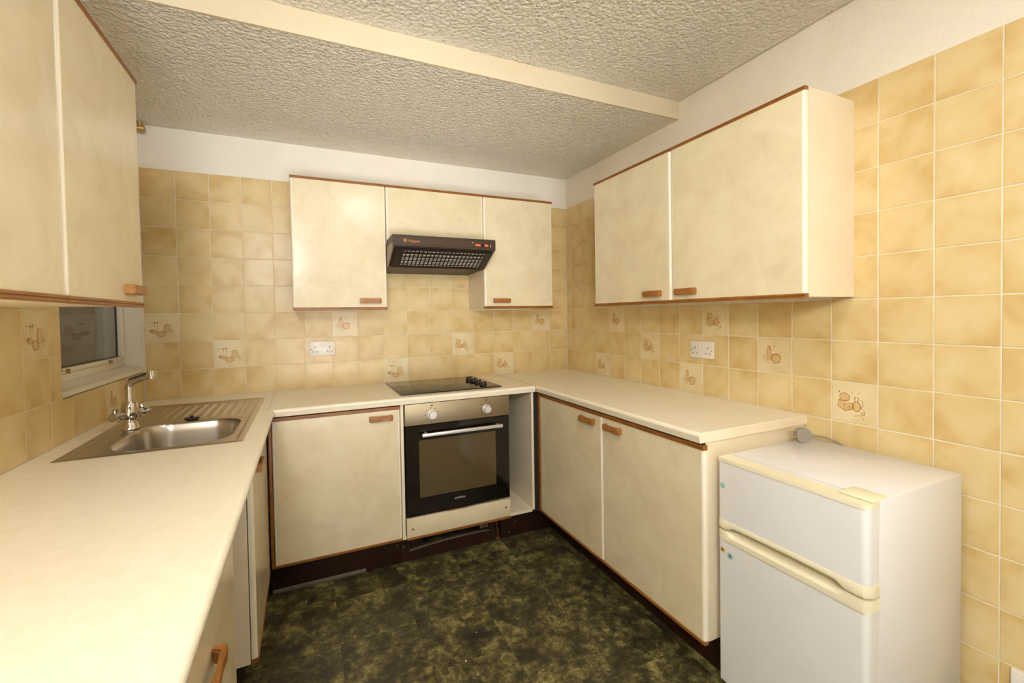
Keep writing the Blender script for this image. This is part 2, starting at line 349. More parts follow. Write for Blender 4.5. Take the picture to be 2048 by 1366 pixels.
# back wall: u = world X
TB = 0.15185
fb = lambda u, v: frame((u, 0, v), (1, 0, 0), (0, 0, 1))
mot_b = {(-1, 6): 'A', (1, 7): 'A', (7, 8): 'A', (5, 6): 'C', (10, 7): 'B', (14, 6): 'C', (12, 8): 'B'}
for i in range(-1, 16):
    u0, u1 = -0.0017-(16-i)*TB, -0.0017-(15-i)*TB
    for k in range(1, 9):
        v1, v0 = zrow(k), zrow(k+1)
        mid = u1 > -1.386 and u0 < -0.791
        if k <= 5 and u0 > -1.875 and u1 < -0.295 and not (mid and k >= 4): continue
        put_tile(wb, fb, max(u0, XL+0.001), u1, max(v0, WT+0.001), v1, mot_b.get((i, k)))
box('grout', (XL-TH+0.0005, 0.0012, WT-0.03), (-0.001, TH-0.0002, ZT), 'grout', wb)
# right wall: u = -Y
fr_ = lambda u, v: frame((0, -u, v), (0, -1, 0), (0, 0, 1))
mot_r = {(3, 6): 'C', (8, 6): 'B', (5, 7): 'B', (2, 8): 'B', (7, 8): 'C', (10, 7): 'C', (12, 8): 'B'}
OFFR = 0.0649
for j in range(-1, 21):
    u0, u1 = max(0.0012, OFFR+j*T), OFFR+(j+1)*T
    for k in range(1, 15):
        v1, v0 = zrow(k), max(zrow(k+1), 0.001)
        if k <= 5 and u0 > 0.76 and u1 < 1.97: continue
        if k >= 9 and u1 < 1.81: continue
        if k >= 10 and u1 < 2.26: continue
        if k <= 8: v0 = max(v0, WT+0.001)
        put_tile(wr, fr_, u0, u1, v0, v1, mot_r.get((j, k)))
box('grout', (0.0012, -(OFFR+21*T), 0.001), (TH-0.0002, -0.0002, ZT), 'grout', wr)
# left wall: u = Y
fl_ = lambda u, v: frame((XL, u, v), (0, 1, 0), (0, 0, 1))
for nn in range(-10, 8):
    u0, u1 = -1.095+nn*T, min(-1.095+(nn+1)*T, -0.001)
    for k in range(1, 9):
        v1, v0 = zrow(k), max(zrow(k+1), WT+0.001)
        if k <= 5 and u0 > -2.16 and u1 < -1.16: continue
        mo = 'A' if (nn == 0 and k == 6) else 'C' if (nn == 4 and k == 8) else None
        if v0 > WIN_Z0-0.03 and v1 <= WIN_Z1+0.145:
            if u0 > WIN_Y0: 
                if v1 > WIN_Z1+0.01: put_tile(wl, fl_, u0, u1, max(v0, WIN_Z1), v1)
                continue
            if u1 > WIN_Y0: u1_ = WIN_Y0
            else: u1_ = u1
            put_tile(wl, fl_, u0, u1_, v0, v1, mo)
        else: put_tile(wl, fl_, u0, u1, v0, v1, mo)
gx0, gx1 = XL-TH+0.0002, XL-0.0012
boxes('grout', [((gx0, -1.095-10*T, WT-0.03), (gx1, WIN_Y0, ZT)), ((gx0, WIN_Y0, WT-0.03), (gx1, -0.0015, WIN_Z0-0.007)), ((gx0, WIN_Y0, WIN_Z1), (gx1, -0.0015, ZT))], 'grout', wl)

# ------------------------------------------------------------------ window
wi = struct(empty('window_1', (XL-0.075, WIN_Y0, WIN_Z0)))
W_, H_ = WIN_Y1-WIN_Y0, WIN_Z1-WIN_Z0
def fr4(name, y0, y1, z0, z1, t, x0, x1, m, par, bev=0.002, tb=None):
    tb = tb or t; bm = bmesh.new()
    bbox(bm, (x0, y0, z0), (x1, y1, z0+tb), bev); bbox(bm, (x0, y0, z1-t), (x1, y1, z1), bev)
    bbox(bm, (x0, y0, z0+tb), (x1, y0+t, z1-t), bev); bbox(bm, (x0, y1-t, z0+tb), (x1, y1, z1-t), bev)
    return finish(name, bm, m, par, True)
fr4('window_frame', 0.002, W_-0.002, 0.036, H_-0.002, 0.03, -0.045, 0.0, 'upvc', wi, tb=0.035)
fr4('sash', 0.0325, W_-0.0325, 0.0715, H_-0.0325, 0.016, -0.035, 0.008, 'upvc', wi)
box('pane', (-0.02, 0.049, 0.088), (-0.016, W_-0.049, H_-0.049), 'glass', wi)
bm = bmesh.new(); prism(bm, [(-0.045, 0.0), (0.0735, 0.0), (0.0735, 0.020), (0.0, 0.0355), (-0.045, 0.0355)], 'y', 0.002, W_-0.001); finish('window_sill', bm, 'upvc', wi)
box('reveal', (-0.045, W_-0.0015, 0.036), (0.069, W_+0.0015, H_), 'upvc', wi)
box('gasket', (-0.0155, 0.049, 0.0875), (-0.0125, W_-0.049, 0.0925), 'black', wi)
box('gasket', (-0.0155, W_-0.056, 0.0925), (-0.0125, W_-0.049, H_-0.05), 'black', wi)
for yy in (0.20, 0.62):
    boxes('stay_peg', [((0.0085, yy, 0.078), (0.013, yy+0.03, 0.082)), ((0.0085, yy+0.012, 0.066), (0.02, yy+0.018, 0.086))], 'brass', wi, 0.001)
bm = bmesh.new(); bbox(bm, (0.0085, 0.06, 0.079), (0.016, 0.17, 0.085), 0.002); finish('window_stay', bm, 'black', wi, True)
# plain blank behind the window outside: nothing

# ------------------------------------------------------------------ cabinet parts (local: x along width, front faces -y, z up)
def dprofile(x0, x1, y0, y1, r=0.009, n=5):
    """outline (x, y), front at y0 (towards -y) with rounded front corners"""
    o = [(x1, y1), (x0, y1)]
    for i in range(n+1):
        t = math.pi/2*i/n; o.append((x0+r-r*math.cos(t), y0+r-r*math.sin(t)))
    for i in range(n+1):
        t = math.pi/2*i/n; o.append((x1-r+r*math.sin(t), y0+r-r*math.cos(t)))
    return o
handle_me = None
def handle_mesh():
    global handle_me
    if handle_me: return handle_me
    L = 0.058; out, inn = [], []
    for i in range(17):
        s = -1+2*i/16; x = s*L; dep = 0.027-0.007*math.cos(s*math.pi*0.5)**1.0*0.6-0.004*abs(s)**6
        out.append((x*1.0, -dep))
    for i in range(13):
        s = 1-2*i/12; x = s*(L-0.013); inn.append((x, -0.0125+0.004*(1-abs(s)**3)*-1*0.6 if abs(s) < 0.98 else 0.0))
    poly = out+[(L, 0.0), (L-0.013, 0.0)]+inn[1:-1]+[(-L+0.013, 0.0), (-L, 0.0)]
    bm = bmesh.new(); prism(bm, poly, 'z', -0.0135, 0.0135)
    bmesh.ops.triangulate(bm, faces=[fc for fc in bm.faces if len(fc.verts) > 4])
    es = [e for e in bm.edges if e.is_manifold and e.calc_face_angle(0) > 0.9]
    bmesh.ops.bevel(bm, geom=es, offset=0.003, segments=2, affect='EDGES')
    bmesh.ops.recalc_face_normals(bm, faces=bm.faces[:])
    for fc in bm.faces: fc.smooth = True
    handle_me = bpy.data.meshes.new('handle'); bm.to_mesh(handle_me); bm.free(); handle_me.set_sharp_from_angle(angle=0.7)
    handle_me.materials.append(M['handle']); return handle_me
def trim_prof(x0, x1, z0, z1, yf, yb):
    """grooved wooden strip profile in (y, z)"""
    zm = (z0+z1)/2; h = z1-z0
    return [(yb, z0), (yf+0.002, z0), (yf, z0+0.002), (yf, zm-0.09*h), (yf+0.0022, zm-0.04*h), (yf+0.0022, zm+0.04*h), (yf, zm+0.09*h), (yf, z1-0.002), (yf+0.002, z1), (yb, z1)]
def make_door(par, x0, x1, z0, z1, yf, handle=None, top=0.014, bot=0.016, th=0.018, edges=True, name='door'):
    """handle = (x centre, z centre)"""
    ew = 0.011
    d = pris(name, dprofile(x0+ew if edges else x0, x1-ew if edges else x1, yf, yf+th, 0.0008, 1), 'z', z0+bot, z1-top, 'door', par)
    if edges:
        for a in (x0, x1-ew):
            left = a == x0
            n = 6; r = 0.010; o = []
            if left:
                o = [(x0+ew, yf+th), (x0, yf+th)]+[(x0+r-r*math.cos(math.pi/2*i/n), yf+r-r*math.sin(math.pi/2*i/n)) for i in range(n+1)]+[(x0+ew, yf)]
            else:
                o = [(x1-ew, yf), ]+[(x1-r+r*math.sin(math.pi/2*i/n), yf+r-r*math.cos(math.pi/2*i/n)) for i in range(n+1)]+[(x1, yf+th), (x1-ew, yf+th)]
            pris('highlight_edge', o, 'z', z0+bot, z1-top, 'edge', d, True)
    pris('top_trim', trim_prof(x0, x1, z1-top, z1, yf-0.003, yf+th), 'x', x0, x1, 'wood', d)
    pris('bottom_trim', trim_prof(x0, x1, z0, z0+bot, yf-0.003, yf+th), 'x', x0, x1, 'wood', d)
    if handle:
        h = link('handle', handle_mesh(), d); h.location = (handle[0], yf+0.0, handle[1])
    return d

# ------------------------------------------------------------------ wall cabinets
ZW0, ZW1 = 1.366, 2.078
def wall_cabinet(name, loc, rz, w_, depth, label, handle_x, group=None, zlow=0.0, handle=True, zb=0.0):
    """local origin at the front-left-bottom corner of the carcass at floor projection; y=0 is the door front, +depth is the wall"""
    c = tag(empty(name, loc, rz), label, 'cabinet', group)
    bm = bmesh.new(); z0, z1 = ZW0+0.004+zb, ZW1-0.002
    bbox(bm, (0.001, 0.0205, z0), (w_-0.001, depth-0.0006, z1))
    finish('carcass', bm, 'carcass', c)
    make_door(c, 0.0012, w_-0.0012, ZW0+zb, ZW1, 0.0, (handle_x, 1.416) if handle else None)
    return c
YW = -0.305
wall_cabinet('wall_cabinet', (-1.876, YW, 0), 0, 0.489, -YW, 'tall cream wall cabinet left of the cooker hood, handle at its lower right', 0.489-0.093)
wall_cabinet('wall_cabinet', (-1.386, YW, 0), 0, 0.594, -YW, 'short handleless cream wall cabinet directly above the cooker hood', 0.3, handle=False, zb=0.36)
wall_cabinet('wall_cabinet', (-0.791, YW, 0), 0, 0.494, -YW, 'cream wall cabinet right of the cooker hood, next to the room corner', 0.115)
XR = -0.28
wall_cabinet('wall_cabinet', (XR, -0.760, 0), -math.pi/2, 0.600, -XR, 'cream wall cabinet on the right wall, nearer the back corner, handle at its lower right', 0.485)
rc = wall_cabinet('wall_cabinet', (XR, -1.361, 0), -math.pi/2, 0.612, -XR, 'cream wall cabinet with exposed plain end panel above the fridge end of the worktop', 0.092)
for xx in (0.10, 0.23):
    bm = bmesh.new(); cyl(bm, (0.6105, xx, 1.415), (0.6125, xx, 1.415), 0.006, 0.005, 12); finish('cover_cap', bm, 'carcass', rc)
XLF = -2.281
wall_cabinet('wall_cabinet', (XLF, -1.153-0.503, 0), math.pi/2, 0.503, XLF-XL, 'cream wall cabinet above the sink worktop, the one nearer the window', 0.40)
wall_cabinet('wall_cabinet', (XLF, -1.153-1.008, 0), math.pi/2, 0.503, XLF-XL, 'cream wall cabinet above the sink worktop, the one further from the window', 0.10)

# ------------------------------------------------------------------ worktops
def nose(x0, x1, z0, z1, r=0.013, n=6):
    """(outward, z) profile of a rounded front edge from x0 (back) to x1 (front)"""
    return [(x0, z0), (x1-0.006, z0)]+[(x1-r+r*math.cos(t), z1-r+r*math.sin(t)) for t in [math.pi/2*i/n*1.0 for i in range(n+1)]]+[(x0, z1)]
WB = WT-0.036
SK = (-2.520, -2.022, -1.146, -0.212)   # sink x0,x1,y0,y1
CUT = (SK[0]+0.012, SK[1]-0.012, SK[2]+0.012, SK[3]-0.012)
XLE, YWE = -1.957, -2.62
bm = bmesh.new()
bbox(bm, (XL+0.001, YWE, WB), (XLE-0.03, CUT[2], WT)); bbox(bm, (XL+0.001, CUT[3], WB), (XLE-0.03, -0.001, WT))
bbox(bm, (XL+0.001, CUT[2], WB), (CUT[0], CUT[3], WT)); bbox(bm, (CUT[1], CUT[2], WB), (XLE-0.03, CUT[3], WT))
prism(bm, nose(XLE-0.03, XLE, WB, WT), 'y', YWE, -0.601)
o = tag(finish('worktop', bm, 'worktop'), 'long cream laminate worktop holding the stainless steel sink under the window', 'worktop')
o2 = pris('joint_strip', [(XLE-0.0295, WB+0.004), (XLE-0.022, WB+0.004), (XLE-0.022, WT+0.001), (XLE-0.0295, WT+0.001)], 'y', -0.6, -0.002, 'carcass', o)
bm = bmesh.new(); prism(bm, [(-p[0], p[1]) for p in nose(0.001, 0.600, WB, WT)], 'x', XLE-0.0215, -0.5955)
o = tag(finish('worktop', bm, 'worktop'), 'cream laminate worktop along the back wall holding the black glass hob', 'worktop')
bm = bmesh.new(); prism(bm, [(-p[0], p[1]) for p in nose(0.001, 0.592, WB, WT)], 'y', -1.803, -0.001)
o = tag(finish('worktop', bm, 'worktop'), 'bare cream laminate worktop along the right wall, ending beside the fridge', 'worktop')
box('end_strip', (-0.588, -1.8045, WB+0.001), (-0.001, -1.8032, WT-0.003), 'carcass', o)
box('joint_line', (-0.5953, -0.598, WB+0.003), (-0.5923, -0.002, WT+0.0004), 'handle', o)

# ------------------------------------------------------------------ base cabinets
ZD0, ZD1 = 0.150, 0.860
# back-left single door cabinet
c = tag(empty('base_cabinet', (-1.9725, -0.575, 0)), 'single door cream base cabinet between the sink corner and the oven', 'cabinet')
box('carcass', (0.0, 0.021, 0.15), (0.593, 0.55, WB-0.001), 'carcass', c)
make_door(c, 0.0, 0.5925, ZD0, ZD1, 0.0, (0.495, 0.806), top=0.018, bot=0.014)
box('corner_post', (-0.0155, 0.0, 0.15), (-0.0015, 0.03, ZD1), 'wood', c, 0.002)
box('gap_shade', (0.002, 0.01, ZD1+0.001), (0.59, 0.02, WB-0.001), 'gap_shade', c)
# oven housing
oc = tag(empty('oven_cabinet', (-1.3785, -0.575, 0)), 'open cream oven housing with an empty slot beside the oven', 'cabinet')
box('side_panel', (0.0005, 0.004, 0.15), (0.0155, 0.55, WB-0.001), 'carcass', oc)
box('side_panel', (0.7665, 0.004, 0.16), (0.7815, 0.55, WB-0.001), 'carcass', oc)
box('base_panel', (0.016, 0.004, 0.15), (0.766, 0.55, 0.168), 'carcass', oc)
box('back_panel', (0.016, 0.545, 0.169), (0.766, 0.55, WB-0.001), 'carcass', oc)
fp = box('filler_panel', (0.019, -0.016, 0.163), (0.614, 0.0035, 0.263), 'door', oc, 0.002)
pris('bottom_trim', trim_prof(0, 0, 0.149, 0.1628, -0.017, 0.0035), 'x', 0.019, 0.614, 'wood', fp)
box('split_chip', (0.24, -0.0165, 0.2632), (0.36, -0.010, 0.2665), 'handle', fp, 0.001)
for xx, zz in ((0.05, 0.205), (0.585, 0.218)):
    bm = bmesh.new(); cyl(bm, (xx, -0.0162, zz), (xx, -0.0195, zz), 0.006, 0.004, 12); finish('screw', bm, 'screw', fp, True)
for xx, zz in ((0.7650, 0.78), (0.7650, 0.74)):
    bm = bmesh.new(); cyl(bm, (xx, 0.012, zz), (xx+0.0014, 0.012, zz), 0.005, n=12); finish('screw', bm, 'screw', oc, True)
# right double cabinet
XD = -0.570
c = tag(empty('base_cabinet', (XD, -0.598, 0), -math.pi/2), 'double door cream base cabinet with two brown handles under the right worktop', 'cabinet')
box('carcass', (0.0, 0.021, 0.15), (1.196, 0.568, WB-0.001), 'carcass', c)
make_door(c, 0.003, 0.6145, ZD0, ZD1-0.002, 0.0, (0.505, 0.806), top=0.018, bot=0.014)
make_door(c, 0.6165, 1.2055, ZD0, ZD1-0.002, 0.0, (0.705, 0.806), top=0.018, bot=0.014)
box('corner_post', (-0.022, -0.002, 0.152), (0.0015, 0.02, ZD1), 'wood', c, 0.002)
box('gap_shade', (0.002, 0.010, ZD1), (1.195, 0.02, WB-0.001), 'gap_shade', c)
box('gap_shade', (-0.046, -0.0262, 0.15), (-0.0235, 0.02, WB-0.002), 'gap_shade', c)
# left sink cabinet
XS = -1.992
c = tag(empty('base_cabinet', (XS, -1.192, 0), math.pi/2), 'cream sink base cabinet below the window, its side panel facing the empty appliance gap', 'cabinet')
boxes('carcass', [((0.0, 0.021, 0.15), (0.016, 0.58, WB-0.001)), ((0.577, 0.021, 0.15), (0.593, 0.58, WB-0.001)), ((0.016, 0.021, 0.15), (0.577, 0.58, 0.166)), ((0.016, 0.572, 0.166), (0.577, 0.58, WB-0.001))], 'carcass', c)
make_door(c, 0.002, 0.591, ZD0, ZD1, 0.0, (0.12, 0.796), top=0.014, bot=0.014)
# left near cabinet
c = tag(empty('base_cabinet', (-1.983, -2.325, 0), math.pi/2), 'cream base cabinet under the sink worktop, across the appliance gap from the sink', 'cabinet')
box('carcass', (0.0, 0.021, 0.15), (0.600, 0.58, WB-0.001), 'carcass', c)
make_door(c, 0.002, 0.615, ZD0, ZD1, 0.0, (0.290, 0.722), top=0.020, bot=0.014)
c2 = tag(box('end_panel', (XL+0.002, -2.36, 0.001), (XS, -2.342, WB-0.001), 'carcass'), 'plain cream end panel closing the sink run below the worktop', 'panel')

# plinths
p = tag(box('plinth', (-1.995, -0.512, 0.0005), (-1.384, -0.497, 0.148), 'plinth', bev=0.001), 'dark brown plinth board below the single door cabinet left of the oven', 'plinth')
box('sealing_strip', (-1.99, -0.5185, 0.0005), (-1.56, -0.5125, 0.020), 'grey_strip', p, 0.002)
bm = bmesh.new(); cyl(bm, (-1.40, -0.5125, 0.10), (-1.40, -0.516, 0.10), 0.005, 0.003, 10); finish('screw', bm, 'screw', p)
# vented plinth board with a wavy slot
bm = bmesh.new(); x0, x1 = -1.383, -0.835; sx0, sx1 = -1.335, -0.868
N = 16
low = [(sx0+(sx1-sx0)*i/N, 0.052+0.010*math.sin(i/N*3.0)+0.012*i/N) for i in range(N+1)]
hi = 0.150
bbox(bm, (x0, -0.512, 0.0005), (sx0, -0.497, 0.148)); bbox(bm, (sx1, -0.512, 0.0005), (x1, -0.497, 0.148))
for a, b2 in zip(low, low[1:]): prism(bm, [(a[0], 0.0005), (b2[0], 0.0005), (b2[0], b2[1]), (a[0], a[1])], 'y', -0.512, -0.497)
p = tag(finish('plinth', bm, 'plinth'), 'dark brown plinth board with a rough wavy slot below the oven', 'plinth')
bm = bmesh.new()
for a, b2 in zip(low, low[1:]): prism(bm, [(a[0], a[1]+0.0002), (b2[0], b2[1]+0.0002), (b2[0], b2[1]+0.0055), (a[0], a[1]+0.0055)], 'y', -0.5135, -0.497)
finish('slot_lip', bm, 'grey_strip', p)
box('slot_board', (-1.33, -0.494, 0.06), (-1.26, -0.484, 0.145), 'plinth', p)
for i in range(5): box('vent_slat', (-0.925+i*0.011, -0.508, 0.086), (-0.919+i*0.011, -0.500, 0.125), 'grey_strip', p)
bm = bmesh.new(); cyl(bm, (-1.365, -0.5125, 0.085), (-1.365, -0.517, 0.085), 0.006, 0.004, 10); finish('screw', bm, 'screw', p)
p = tag(box('plinth', (-0.795, -0.512, 0.0005), (-0.4635, -0.497, 0.148), 'plinth', bev=0.001), 'short dark brown plinth board in the corner right of the oven', 'plinth')
for xx, zz in ((-0.745, 0.03), (-0.70, 0.085)):
    bm = bmesh.new(); cyl(bm, (xx, -0.5125, zz), (xx, -0.516, zz), 0.005, 0.003, 10); finish('screw', bm, 'screw', p)
bm = bmesh.new(); tube(bm, [(-0.822, -0.503, 0.148), (-0.820, -0.503, 0.09), (-0.812, -0.506, 0.04), (-0.812, -0.506, 0.012)], 0.0045, 10); bbox(bm, (-0.825, -0.512, 0.0005), (-0.80, -0.498, 0.014), 0.002)
tag(finish('pipe_stub', bm, 'copper', None, True), 'thin copper pipe showing in the gap between the plinth boards', 'pipe')
p = tag(box('plinth', (-0.4625, -1.79, 0.0005), (-0.447, -0.4965, 0.148), 'plinth', bev=0.001), 'long dark brown plinth below the double door cabinet on the right', 'plinth')
box('return_board', (-0.4465, -1.79, 0.0005), (-0.01, -1.775, 0.148), 'plinth', p)
tag(box('plinth', (-2.07, -1.19, 0.0005), (-2.055, -0.513, 0.148), 'plinth', bev=0.001), 'dark brown plinth below the sink base cabinet', 'plinth')
tag(box('plinth', (-2.07, -2.325, 0.0005), (-2.055, -1.73, 0.148), 'plinth', bev=0.001), 'dark brown plinth below the cabinet across the appliance gap from the sink', 'plinth')

# ------------------------------------------------------------------ sink
def sink():
    x0, x1, y0, y1 = SK; nx, ny = 124, 232
    bcx, bcy, bhx, bhy, dep = -2.246, -0.885, 0.172, 0.205, 0.15
    def sd_bowl(x, y):
        r = 0.10; qx = abs(x-bcx)-bhx+r; qy = abs(y-bcy)-bhy+r
        return math.hypot(max(qx, 0), max(qy, 0))+min(max(qx, qy), 0)-r
    def sd_rect(x, y, a, b, c, d, r):
        cx, cy, hx, hy = (a+b)/2, (c+d)/2, (b-a)/2, (d-c)/2
        qx = abs(x-cx)-hx+r; qy = abs(y-cy)-hy+r
        return math.hypot(max(qx, 0), max(qy, 0))+min(max(qx, qy), 0)-r
    sst = lambda e0, e1, t: (lambda q: q*q*(3-2*q))(min(1, max(0, (t-e0)/(e1-e0))))
    def h(x, y):
        e = -sd_rect(x, y, x0, x1, y0, y1, 0.012)
        z = 0.0035*sst(0.0, 0.006, e)                         # raised rim
        z -= 0.0045*sst(0.016, 0.026, e)                      # pressed deck
        s = sd_bowl(x, y)
        z -= 0.002*sst(0.032, 0.026, s)*sst(0.0, 0.004, s+0.02)
        z -= dep*sst(0.004, -0.016, s)*(0.9+0.1*sst(0, -0.10, s))
        dr = sd_rect(x, y, -2.475, -2.075, -0.625, -0.262, 0.035)
        z -= 0.0025*sst(0.0, -0.008, dr)
        if dr < 0:
            ph = (x+2.475)/0.400*11
            z += 0.0060*max(0.0, math.cos(2*math.pi*ph)*-1)**0.8*sst(-0.008, -0.03, dr)*sst(-0.66, -0.5, y)
        return z
    vs, fs = [], []
    for j in range(ny+1):
        for i in range(nx+1):
            x, y = x0+(x1-x0)*i/nx, y0+(y1-y0)*j/ny; vs.append((x, y, WT+0.0006+h(x, y)))
    for j in range(ny):
        for i in range(nx): a = j*(nx+1)+i; fs.append((a, a+1, a+nx+2, a+nx+1))
    me = bpy.data.meshes.new('basin'); me.from_pydata(vs, [], fs)
    for pl in me.polygons: pl.use_smooth = True
    t = tag(empty('kitchen_sink', ((x0+x1)/2, (y0+y1)/2, WT)), 'stainless steel inset sink with round-cornered bowl and ribbed drainer', 'sink')
    o = link('basin', me, t, 'steel'); o.matrix_parent_inverse = Matrix.Translation(-t.location)
    bm = bmesh.new(); lathe(bm, [(0.043, 0), (0.043, 0.002), (0.034, 0.003), (0.03, -0.002)], (bcx, bcy, WT-0.148)); o = finish('waste_outlet', bm, 'chrome', t, True); o.matrix_parent_inverse = Matrix.Translation(-t.location)
sink()
# mixer tap
TX, TY = -2.447, -0.722
t = tag(empty('mixer_tap', (TX, TY, WT)), 'chrome mixer tap with swan neck spout and two cross head handles behind the bowl', 'tap')
bm = bmesh.new(); lathe(bm, [(0.030, 0.0), (0.030, 0.004), (0.027, 0.010), (0.024, 0.024), (0.021, 0.034), (0.022, 0.040)]); finish('base', bm, 'chrome', t, True)
bm = bmesh.new(); lathe(bm, [(0.022, 0.0405), (0.027, 0.046), (0.029, 0.060), (0.0275, 0.085), (0.025, 0.100), (0.022, 0.106), (0.016, 0.107)]); finish('body', bm, 'chrome', t, True)
sd = Vector((0.84, -0.54, 0)).normalized(); ha = Vector((0.54, 0.84, 0)).normalized()
pts, rad = [], []
for z in (0.105, 0.125, 0.145, 0.158): pts.append(Vector((0, 0, z))); rad.append(0.0150)
for i in range(1, 8):
    a = math.radians(i*72/7); R = 0.030; pts.append(Vector((0, 0, 0.160))+sd*(R-R*math.cos(a))+Vector((0, 0, R*math.sin(a)))); rad.append(0.0148)
p0 = pts[-1]; dr = (sd*math.sin(math.radians(72))+Vector((0, 0, math.cos(math.radians(72)))))
for s in (0.03, 0.065, 0.085): pts.append(p0+dr*s); rad.append(0.0138)
bm = bmesh.new(); tube(bm, pts, rad, 18); finish('spout', bm, 'chrome', t, True)
tip = pts[-1]; bm = bmesh.new(); cyl(bm, tip+Vector((0, 0, 0.013)), tip-Vector((0, 0, 0.010)), 0.0165, 0.0175, 20); cyl(bm, tip-Vector((0, 0, 0.0102)), tip-Vector((0, 0, 0.018)), 0.0155, 0.0145, 20); finish('nozzle', bm, 'chrome', t, True)
for s in (-1, 1):
    bm = bmesh.new(); q0 = ha*s*0.020+Vector((0, 0, 0.058)); q1 = ha*s*0.050+Vector((0, 0, 0.060)); cyl(bm, q0, q1, 0.015, 0.013, 18)
    q2 = ha*s*0.056+Vector((0, 0, 0.060)); cyl(bm, q1, q2+ha*s*0.012, 0.016, 0.014, 18)
    for k in range(3):
        a = math.radians(90+120*k+(30 if s > 0 else 0)); dd = Vector((0, 0, 1))*math.sin(a)+sd*math.cos(a)
        cyl(bm, q2, q2+dd*0.024, 0.0095, 0.0110, 14); cyl(bm, q2+dd*0.0242, q2+dd*0.028, 0.0110, 0.006, 14)
    finish('handle', bm, 'chrome', t, True)
# plug lying on the sink deck
bm = bmesh.new(); lathe(bm, [(0.021, 0), (0.0215, 0.004), (0.019, 0.007), (0.012, 0.0085), (0.006, 0.010), (0.006, 0.014), (0.004, 0.016)], n=24)
for s in (-1, 1): bbox(bm, (s*0.018-0.008, -0.007, 0.001), (s*0.018+0.008, 0.007, 0.009), 0.003)
o = finish('sink_plug', bm, 'rubber', None, True); o.location = (-2.262, -0.650, WT+0.0008); tag(o, 'small black rubber sink plug lying between the bowl and the drainer', 'plug')

# ------------------------------------------------------------------ hob
HX0, HX1, HY0, HY1 = -1.364, -0.780, -0.532, -0.030
t = tag(empty('hob', ((HX0+HX1)/2, (HY0+HY1)/2, WT)), 'black glass ceramic hob set into the back worktop above the oven', 'hob')
hx, hy = (HX1-HX0)/2, (HY1-HY0)/2
gl = box('glass_top', (-hx, -hy, 0.0006), (hx, hy, 0.0066), 'hob_glass', t, 0.002)
for cx, cy, r in ((-0.16, 0.11, 0.075), (-0.14, -0.12, 0.10), (0.09, 0.12, 0.09), (0.08, -0.11, 0.072)):
    bm = bmesh.new()
    for k in range(40):
        a, b2 = 2*math.pi*k/40, 2*math.pi*(k+1)/40
        bm.faces.new([bm.verts.new((cx+rr*math.cos(q), cy+rr*math.sin(q), 0.0068)) for rr, q in ((r, a), (r, b2), (r-0.0015, b2), (r-0.0015, a))])
    finish('heating_zone_ring', bm, 'print_dark', t)
for k in range(4):
    kx, ky = 0.200, -0.185+k*0.085
    bm = bmesh.new(); lathe(bm, [(0.021, 0.0068), (0.021, 0.011), (0.018, 0.014), (0.0165, 0.026), (0.014, 0.028)], (kx, ky, 0)); bbox(bm, (kx-0.019, ky-0.0035, 0.012), (kx+0.019, ky+0.0035, 0.030), 0.0015)
    kn = finish('knob', bm, 'black', t, True)
    bm = bmesh.new(); bbox(bm, (kx-0.018, ky-0.001, 0.0301), (kx-0.006, ky+0.001, 0.0306)); finish('pointer', bm, 'print_white', kn)

# ------------------------------------------------------------------ oven
OX0, OX1, OY = -1.3585, -0.7635, -0.578
t = tag(empty('oven', (OX0, OY, 0)), 'built-in electric oven with steel control panel and black glass door', 'oven')
ow = OX1-OX0
box('body', (0.025, 0.024, 0.272), (ow-0.02, 0.54, 0.855), 'black', t)
cp = box('control_panel', (0.0, -0.012, 0.751), (ow, 0.022, 0.864), 'oven_steel', t, 0.002)
for kx in (0.143, 0.455):
    bm = bmesh.new(); cyl(bm, (kx, -0.0122, 0.800), (kx, -0.016, 0.800), 0.024, n=28); cyl(bm, (kx, -0.0162, 0.800), (kx, -0.040, 0.800), 0.0205, 0.0185, 28)
    kn = finish('knob', bm, 'knob', cp, True)
    for q in range(8):
        a = math.radians(20+q*40); r = 0.036; bm = bmesh.new(); cyl(bm, (kx+r*math.cos(a), -0.0122, 0.800+r*math.sin(a)), (kx+r*math.cos(a), -0.0127, 0.800+r*math.sin(a)), 0.003, n=10); finish('dial_mark', bm, 'print_dark', cp)
    bm = bmesh.new(); bbox(bm, (kx-0.006, -0.0128, 0.845), (kx+0.006, -0.0122, 0.853)); finish('dial_symbol', bm, 'print_dark', cp)
dr_ = box('oven_door', (0.002, -0.006, 0.273), (ow-0.002, 0.022, 0.747), 'oven_black', t)
box('door_window', (0.072, -0.0072, 0.362), (ow-0.085, -0.0062, 0.668), 'oven_win', dr_)
text('maker_name', 'LAMONA', 0.0145, frame((0.293, -0.0066, 0.325), (1, 0, 0), (0, 0, 1)), 'print_white', dr_)
hb = box('door_handle', (0.082, -0.048, 0.692), (0.540, -0.036, 0.710), 'knob', t, 0.003)
for xx in (0.10, 0.515): box('handle_bracket', (xx, -0.036, 0.694), (xx+0.012, -0.006, 0.708), 'knob', hb)

